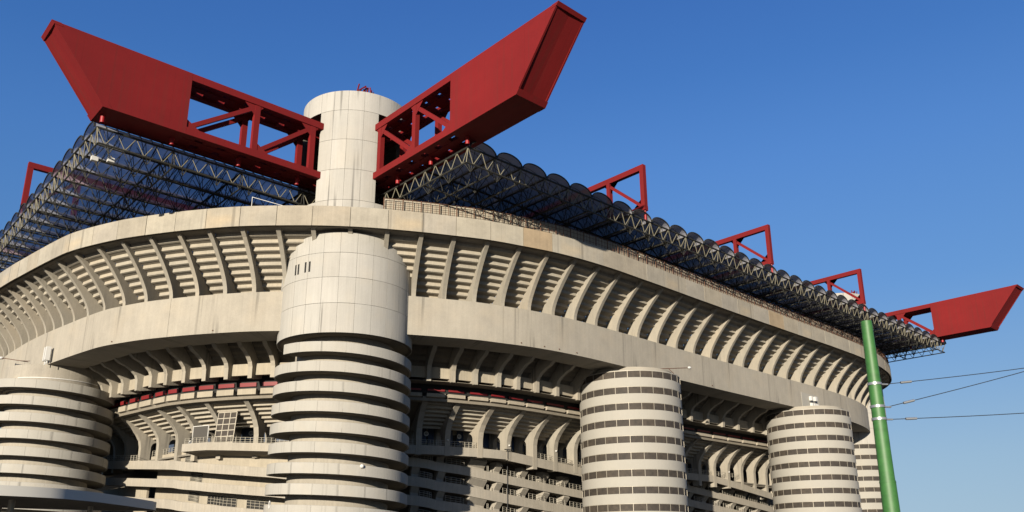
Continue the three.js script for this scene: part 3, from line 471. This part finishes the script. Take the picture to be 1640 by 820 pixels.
// cross beams whose ends stand above the roof edge
function crossBeam(label, P) {
  const t = thing('roof_beam', label, 'roof beam'), Y1 = 65.1, Y0 = 56.9, T = 27.15;
  const b = new MB(); b.bar(P(-4, Y1 - .55), P(T, Y1 - .55), .78, .95); b.build('top_chord', M.red, t);
  new MB().bar(P(T - .4, Y1 - 1), P(T - .4, Y0), .78, .8).build('end_post', M.red, t);
  new MB().bar(P(19.4, Y1 - 1), P(19.4, Y0), .7, .8).build('post', M.red, t);
  new MB().bar(P(19.8, Y1 - 1.7), P(T - .6, Y0 + .6), .5, .5).build('diagonal', M.red, t);
  new MB().bar(P(-4, Y0 + .3), P(T, Y0 + .3), .9, .8).build('bottom_chord', M.red, t);
  const g = new MB(); for (const s of [-.32, .32]) { const q = k => { const v = P(k[0], k[1]); return v; }; g.tri(q([18.2, Y1 - 1]), q([21.6, Y1 - 1]), q([19.8, Y1 - 2.8])); g.tri(q([T - 3, Y0 + .6]), q([T - .3, Y0 + .6]), q([T - .5, Y0 + 2.6])); } g.build('gusset', M.red, t);
  new MB().tube(P(T - .3, Y0 + .1), P(T - .3, 55), .2, 8).build('tie_rod', M.redBright, t);
}
const where = ['nearest of the three red frames standing over the right roof edge', 'middle of the three red frames standing over the right roof edge', 'farthest of the three red frames over the right roof edge, above the green pole'];
for (let k = 1; k <= 3; k++) crossBeam(where[k - 1], (z, y) => V(38.66 * k, y, z));
crossBeam('red frame standing over the left roof edge below the left prow', (x, y) => V(-x - 10.3, y, -39.98));

/* ---------- roofs: space frame under barrel vaults ---------- */
function roof(label, map, n, len, bay, glass) {                        // map(along the edge, height, depth behind the edge)
  const t = thing('stadium_roof', label, 'roof'), YT = 55.0, YB = 52.9, rows = Math.floor(len / bay / 2);
  // trusses along the edge
  for (let j = 0; j <= rows; j++) {
    const v = j * bay * 2, b = new MB(), c = new MB(), rd = .07;
    c.tube(map(0, YT, v), map(n * bay, YT, v), .15, 6); c.tube(map(0, YB, v + .35), map(n * bay, YB, v + .35), .12, 6); c.build('truss_chord', M.trussDark, t);
    for (let i = 0; i < n; i++) { const u = i * bay; for (let k = 0; k < 4; k++) { const p = map(u + bay * k / 4, k % 2 ? YB : YT, k % 2 ? v + .35 : v), q = map(u + bay * (k + 1) / 4, k % 2 ? YT : YB, k % 2 ? v : v + .35); b.tube(p, q, rd, 5); } if (i % 2 === 0) b.tube(map(u, YT, v), map(u, YB, v + .35), rd, 5); }
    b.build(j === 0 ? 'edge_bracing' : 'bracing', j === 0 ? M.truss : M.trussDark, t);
  }
  // valley trusses running in from the edge, and a vault between each pair
  for (let i = 0; i <= n; i++) {
    const u = i * bay, b = new MB(), mat = i === 0 ? M.truss : M.trussDark, c = new MB(); c.tube(map(u, YT, 0), map(u, YT, len), .14, 6); c.tube(map(u, YB, .35), map(u, YB, len), .13, 6); c.build('valley_chord', M.trussDark, t);
    for (let v = 0; v < len - 1; v += bay / 2) { b.tube(map(u, YT, v), map(u, YB, v + bay / 4), .065, 5); b.tube(map(u, YB, v + bay / 4), map(u, YT, v + bay / 2), .065, 5); }
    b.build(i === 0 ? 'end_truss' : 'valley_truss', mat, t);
    if (i === n) break;
    const N = 12, pt = (k, v, d = 0) => { const a = Math.PI * k / N; return map(u + bay / 2 - Math.cos(a) * (bay / 2 - .12 + d), YT + Math.sin(a) * (1.25 + d), v); };
    const g = new MB(); for (let k = 0; k < N; k++) g.quad(pt(k, -.35), pt(k + 1, -.35), pt(k + 1, len), pt(k, len)); const vault = g.build('vault', glass(i), t);
    const rb = new MB(); for (let v = -.35; v < len; v += 1.45) for (let k = 0; k < N; k++) { const w = v < 0 ? .1 : .055; rb.bar(pt(k, v, .03), pt(k + 1, v, .03), w * 1.4, w * 1.4); } rb.build('arch_rib', M.trussDark, vault);
    // branching struts under the vault
    const st = new MB(); for (let v = bay / 2; v < Math.min(len, 26); v += bay) for (const [k, e] of [[3, .1], [9, -.1], [6, 0]]) { st.tube(map(u + bay / 2, YB + .1, v), pt(k, v - 1.1), .05, 4); st.tube(map(u + bay / 2, YB + .1, v), pt(k, v + 1.1), .05, 4); } st.build('strut', M.trussDark, vault);
  }
  return t;
}
const BAY = 38.66 / 8;
roof('right stadium roof of dark smoky barrel vaults on a steel space frame', (u, y, v) => V(1.1 + u, y, 26.9 - v), 33, 40, BAY, () => M.vault);
roof('left stadium roof of blue grey vaults on a steel lattice under the left red girder', (u, y, v) => V(-37.4 + v, y, -.5 - u), 33, 46, BAY, i => i % 8 === 3 ? M.vaultPink : M.vaultClear);

/* ---------- small things ---------- */
{ // red lattice on the near tower and on the far one
  for (const [cx, cz, l] of [[-2.8, 6.1, 'tangle of thin red steel members on top of the near tower'], [157.5, 6.0, 'tiny red steel lattice on top of the far corner tower']]) {
    const y0 = cx > 100 ? 72.1 : 70.2, t = thing('red_lattice', l, 'steel frame'), r = rng(cx > 100 ? 3 : 4);
    for (let i = 0; i < 9; i++) { const x = cx - 1.5 + i * .38, h = 1.2 + r() * .9; new MB().bar(V(x, y0, cz + r() * .8), V(x + .6 * (i < 5 ? .8 : -.2), y0 + h, cz + r() * .6), .16, .16).build('member', M.red, t); }
    new MB().bar(V(cx - 1.7, y0 + .2, cz + .6), V(cx - .1, y0 + 1.8, cz + .6), .2, .2).build('brace', M.red, t);
  }
}
{ // green pole with three clamps, and its wires
  const base = V(-42.35, 0, 96.05), t = thing('catenary_pole', 'tall tapering green steel pole standing in front of the far corner', 'pole'); t.position.copy(base);
  const H = 7.32, cut = 3.43; const rad = y => lerp(.205, .13, y / H);
  new MB().tube(V(0, 0, 0), V(0, cut, 0), rad(0) + .01, 28, rad(cut) + .01).build('lower_shaft', M.green, t);
  new MB().tube(V(0, cut, 0), V(0, H, 0), rad(cut), 28, rad(H), true).build('upper_shaft', M.green, t);
  new MB().tube(V(0, cut - .02, 0), V(0, cut + .03, 0), rad(cut) + .016, 28, rad(cut) + .008, true).build('collar', M.green, t);
  const ys = [5.75, 5.2, 4.9];
  ys.forEach(y => { const b = new MB(); b.tube(V(0, y - .03, 0), V(0, y + .03, 0), rad(y) + .018, 24, rad(y) + .018, true); b.tube(V(.1, y, .08), V(.27, y, .2), .022, 8); b.build('clamp', M.galv, t); });
  const ends = [[7.0, 'thin dark wire running right from the top clamp of the green pole'], [7.65, 'thin dark wire climbing right from the middle clamp of the green pole'], [5.55, 'thin dark wire running right from the lowest clamp of the green pole']];
  const dir = V(.735, 0, .678);                                         // to the right, across the view
  ends.forEach(([ye, l], i) => {
    const w = thing('overhead_wire', l, 'wire'); const a = base.clone().add(V(.2, ys[i], .15)), e = base.clone().addScaledVector(dir, 9).setY(ye);
    const mid = k => { const p = a.clone().lerp(e, k); p.y -= Math.sin(Math.PI * k) * .12; return p; };
    const b = new MB(); for (let k = 0; k < 14; k++) b.tube(mid(k / 14), mid((k + 1) / 14), .0095, 5); b.build('strand', M.wire, w);
    new MB().tube(mid(.045), mid(.075), .03, 8).build('insulator', M.galv, w);
  });
}
{ // flat canopy at the lower left
  const t = thing('entrance_canopy', 'flat grey canopy on round columns at the lower left corner', 'canopy');
  const out = [[-80, 17], [-66, 18.8], [-54, 19.6], [-45.3, 19.85], [-43, 19.75], [-41.2, 19.4], [-39.6, 18.8], [-36.2, 16.4], [-32.1, 12.3], [-28.0, 7.9], [-27.0, 6.4], [-27.2, 4.6], [-30, 2.4], [-42, 1], [-60, 1], [-80, 4]];
  const Y0 = 7.55, Y1 = 8.3, b = new MB(); const tr = THREE.ShapeUtils.triangulateShape(out.map(o => new THREE.Vector2(...o)), []);
  for (const y of [Y0, Y1]) for (const q of tr) b.tri(...q.map(i => V(out[i][0], y, out[i][1])));
  b.build('slab', M.soffitShaded, t);
  const f = new MB(), nn = out.map((o, i) => { const p = out[(i + out.length - 1) % out.length], q = out[(i + 1) % out.length], d = V(q[0] - p[0], 0, q[1] - p[1]).normalize(); return V(-d.z, 0, d.x); });
  for (let i = 0; i < out.length; i++) { const j = (i + 1) % out.length, a = out[i], c = out[j]; f.quad(V(a[0], Y0 - .05, a[1]), V(c[0], Y0 - .05, c[1]), V(c[0], Y1 + .1, c[1]), V(a[0], Y1 + .1, a[1]), [nn[i], nn[j], nn[j], nn[i]]); }
  f.build('fascia', std({ color: 0xdcd9d0, roughness: .65 }), t);
  for (const [x, z] of [[-50, 15], [-43, 14], [-34.5, 8.5], [-52, 6], [-62, 14], [-42, 4]]) new MB().tube(V(x, 0, z), V(x, Y0, z), .28, 14).build('column', M.steelGrey, t);
}
{ // fittings
  const box = thing('antenna_box', 'white upright antenna box on the rim of the left ramp tower', 'antenna'); for (const [s, d] of [[64.2, .7], [65.2, .8]]) { const p = on(s, d, 33.6); new MB().box(p.x - .35, p.x + .35, 33.8, 36.1, p.z - .25, p.z + .25).build('panel', M.white, box); new MB().tube(V(p.x, 33.2, p.z), V(p.x, 36.1, p.z), .07, 6).build('mount', M.galv, box); }
  const arm = (l, s, d, y, e) => { const t = thing('lamp_arm', l, 'lamp'); const a = on(s, d, y), b = on(...e); new MB().tube(a, b, .07, 6).build('pole', M.rust, t); new MB().tube(on(s + 3.2, d + .8, y - .5), a.clone().lerp(b, .3), .05, 6).build('stay', M.rust, t); const h = new THREE.SphereGeometry(.32, 12, 8); h.scale(1.3, .8, 1); mesh('head', h, M.white, t).position.copy(b); };
  arm('lamp on a slim arm at the top of the larger glazed tower', 178.6, 2.6, 33.6, [185.5, 4.2, 34.6]);
  arm('lamp on a slim arm at the top of the left ramp tower', 59.4, 1.6, 34.3, [47.9, 2.6, 36.8]);
  const fl = thing('floodlight', 'pale floodlights on a panel on the girder above the right glazed tower', 'floodlight');
  new MB().sweep([[.02, 33.7], [.1, 33.7], [.1, 37.2], [.02, 37.2]], path(233.5, 241.5, 2)).build('mounting_panel', M.band, fl);
  for (const [s, y] of [[237, 36], [238.9, 36.1], [237.2, 34.5], [238.3, 34.5], [239.3, 34.5]]) { const p = on(s, .5, y); new MB().box(p.x - .4, p.x + .4, p.y - .35, p.y + .6, p.z - .3, p.z + .3).build('lamp_head', M.white, fl); }
  // small white wall lamps at the foot of the fins
  for (const [s, w] of [[144.9, 'first lit fin from the near tower'], [161, 'third fin from the near tower'], [173.4, 'fin beside the larger glazed tower'], [229.7, 'fin left of the far glazed tower']]) { const q = on(s, -17.35, 20.9); const g = new THREE.SphereGeometry(.17, 12, 8); const m = mesh('wall_lamp', g, M.white); m.position.copy(q); tag(m, 'tiny white globe lamp on the ' + w, 'lamp'); }
  const cam = thing('security_camera', 'small white camera on a lower ring of the near tower', 'camera'); const th = -13 * Math.PI / 180; { const p = V(Math.sin(th) * 9.9, 13.9, Math.cos(th) * 9.9); const g = new THREE.SphereGeometry(.28, 12, 8); mesh('dome', g, M.white, cam).position.copy(p); new MB().tube(p, V(p.x * .98, p.y - .4, p.z * .98), .07, 6).build('bracket', M.wire, cam); }
  for (const [x, z, l] of [[-36.3, -4.2, 'outer'], [-34.6, -3.2, 'inner']]) { const rl = thing('floodlight', l + ' one of two small white floodlights under the corner of the left roof', 'floodlight'); new MB().box(x - .4, x + .4, 52.0, 52.6, z - .3, z + .3).build('lamp_head', M.white, rl); new MB().tube(V(x, 52.6, z), V(x, 53.0, z), .06, 6).build('bracket', M.truss, rl); }
  // far building beyond the pole
  const fb = thing('distant_building', 'sliver of a pale distant building right of the green pole at the bottom edge', 'building'); const bb = new MB(); bb.box(318, 326, 0, 21, -70, -60); bb.build('wall', M.band, fb); const rf = new MB(); rf.box(317.6, 326.4, 21, 21.6, -70.4, -59.6); rf.build('roof', M.wall, fb);
}
renderer.render(scene, camera);
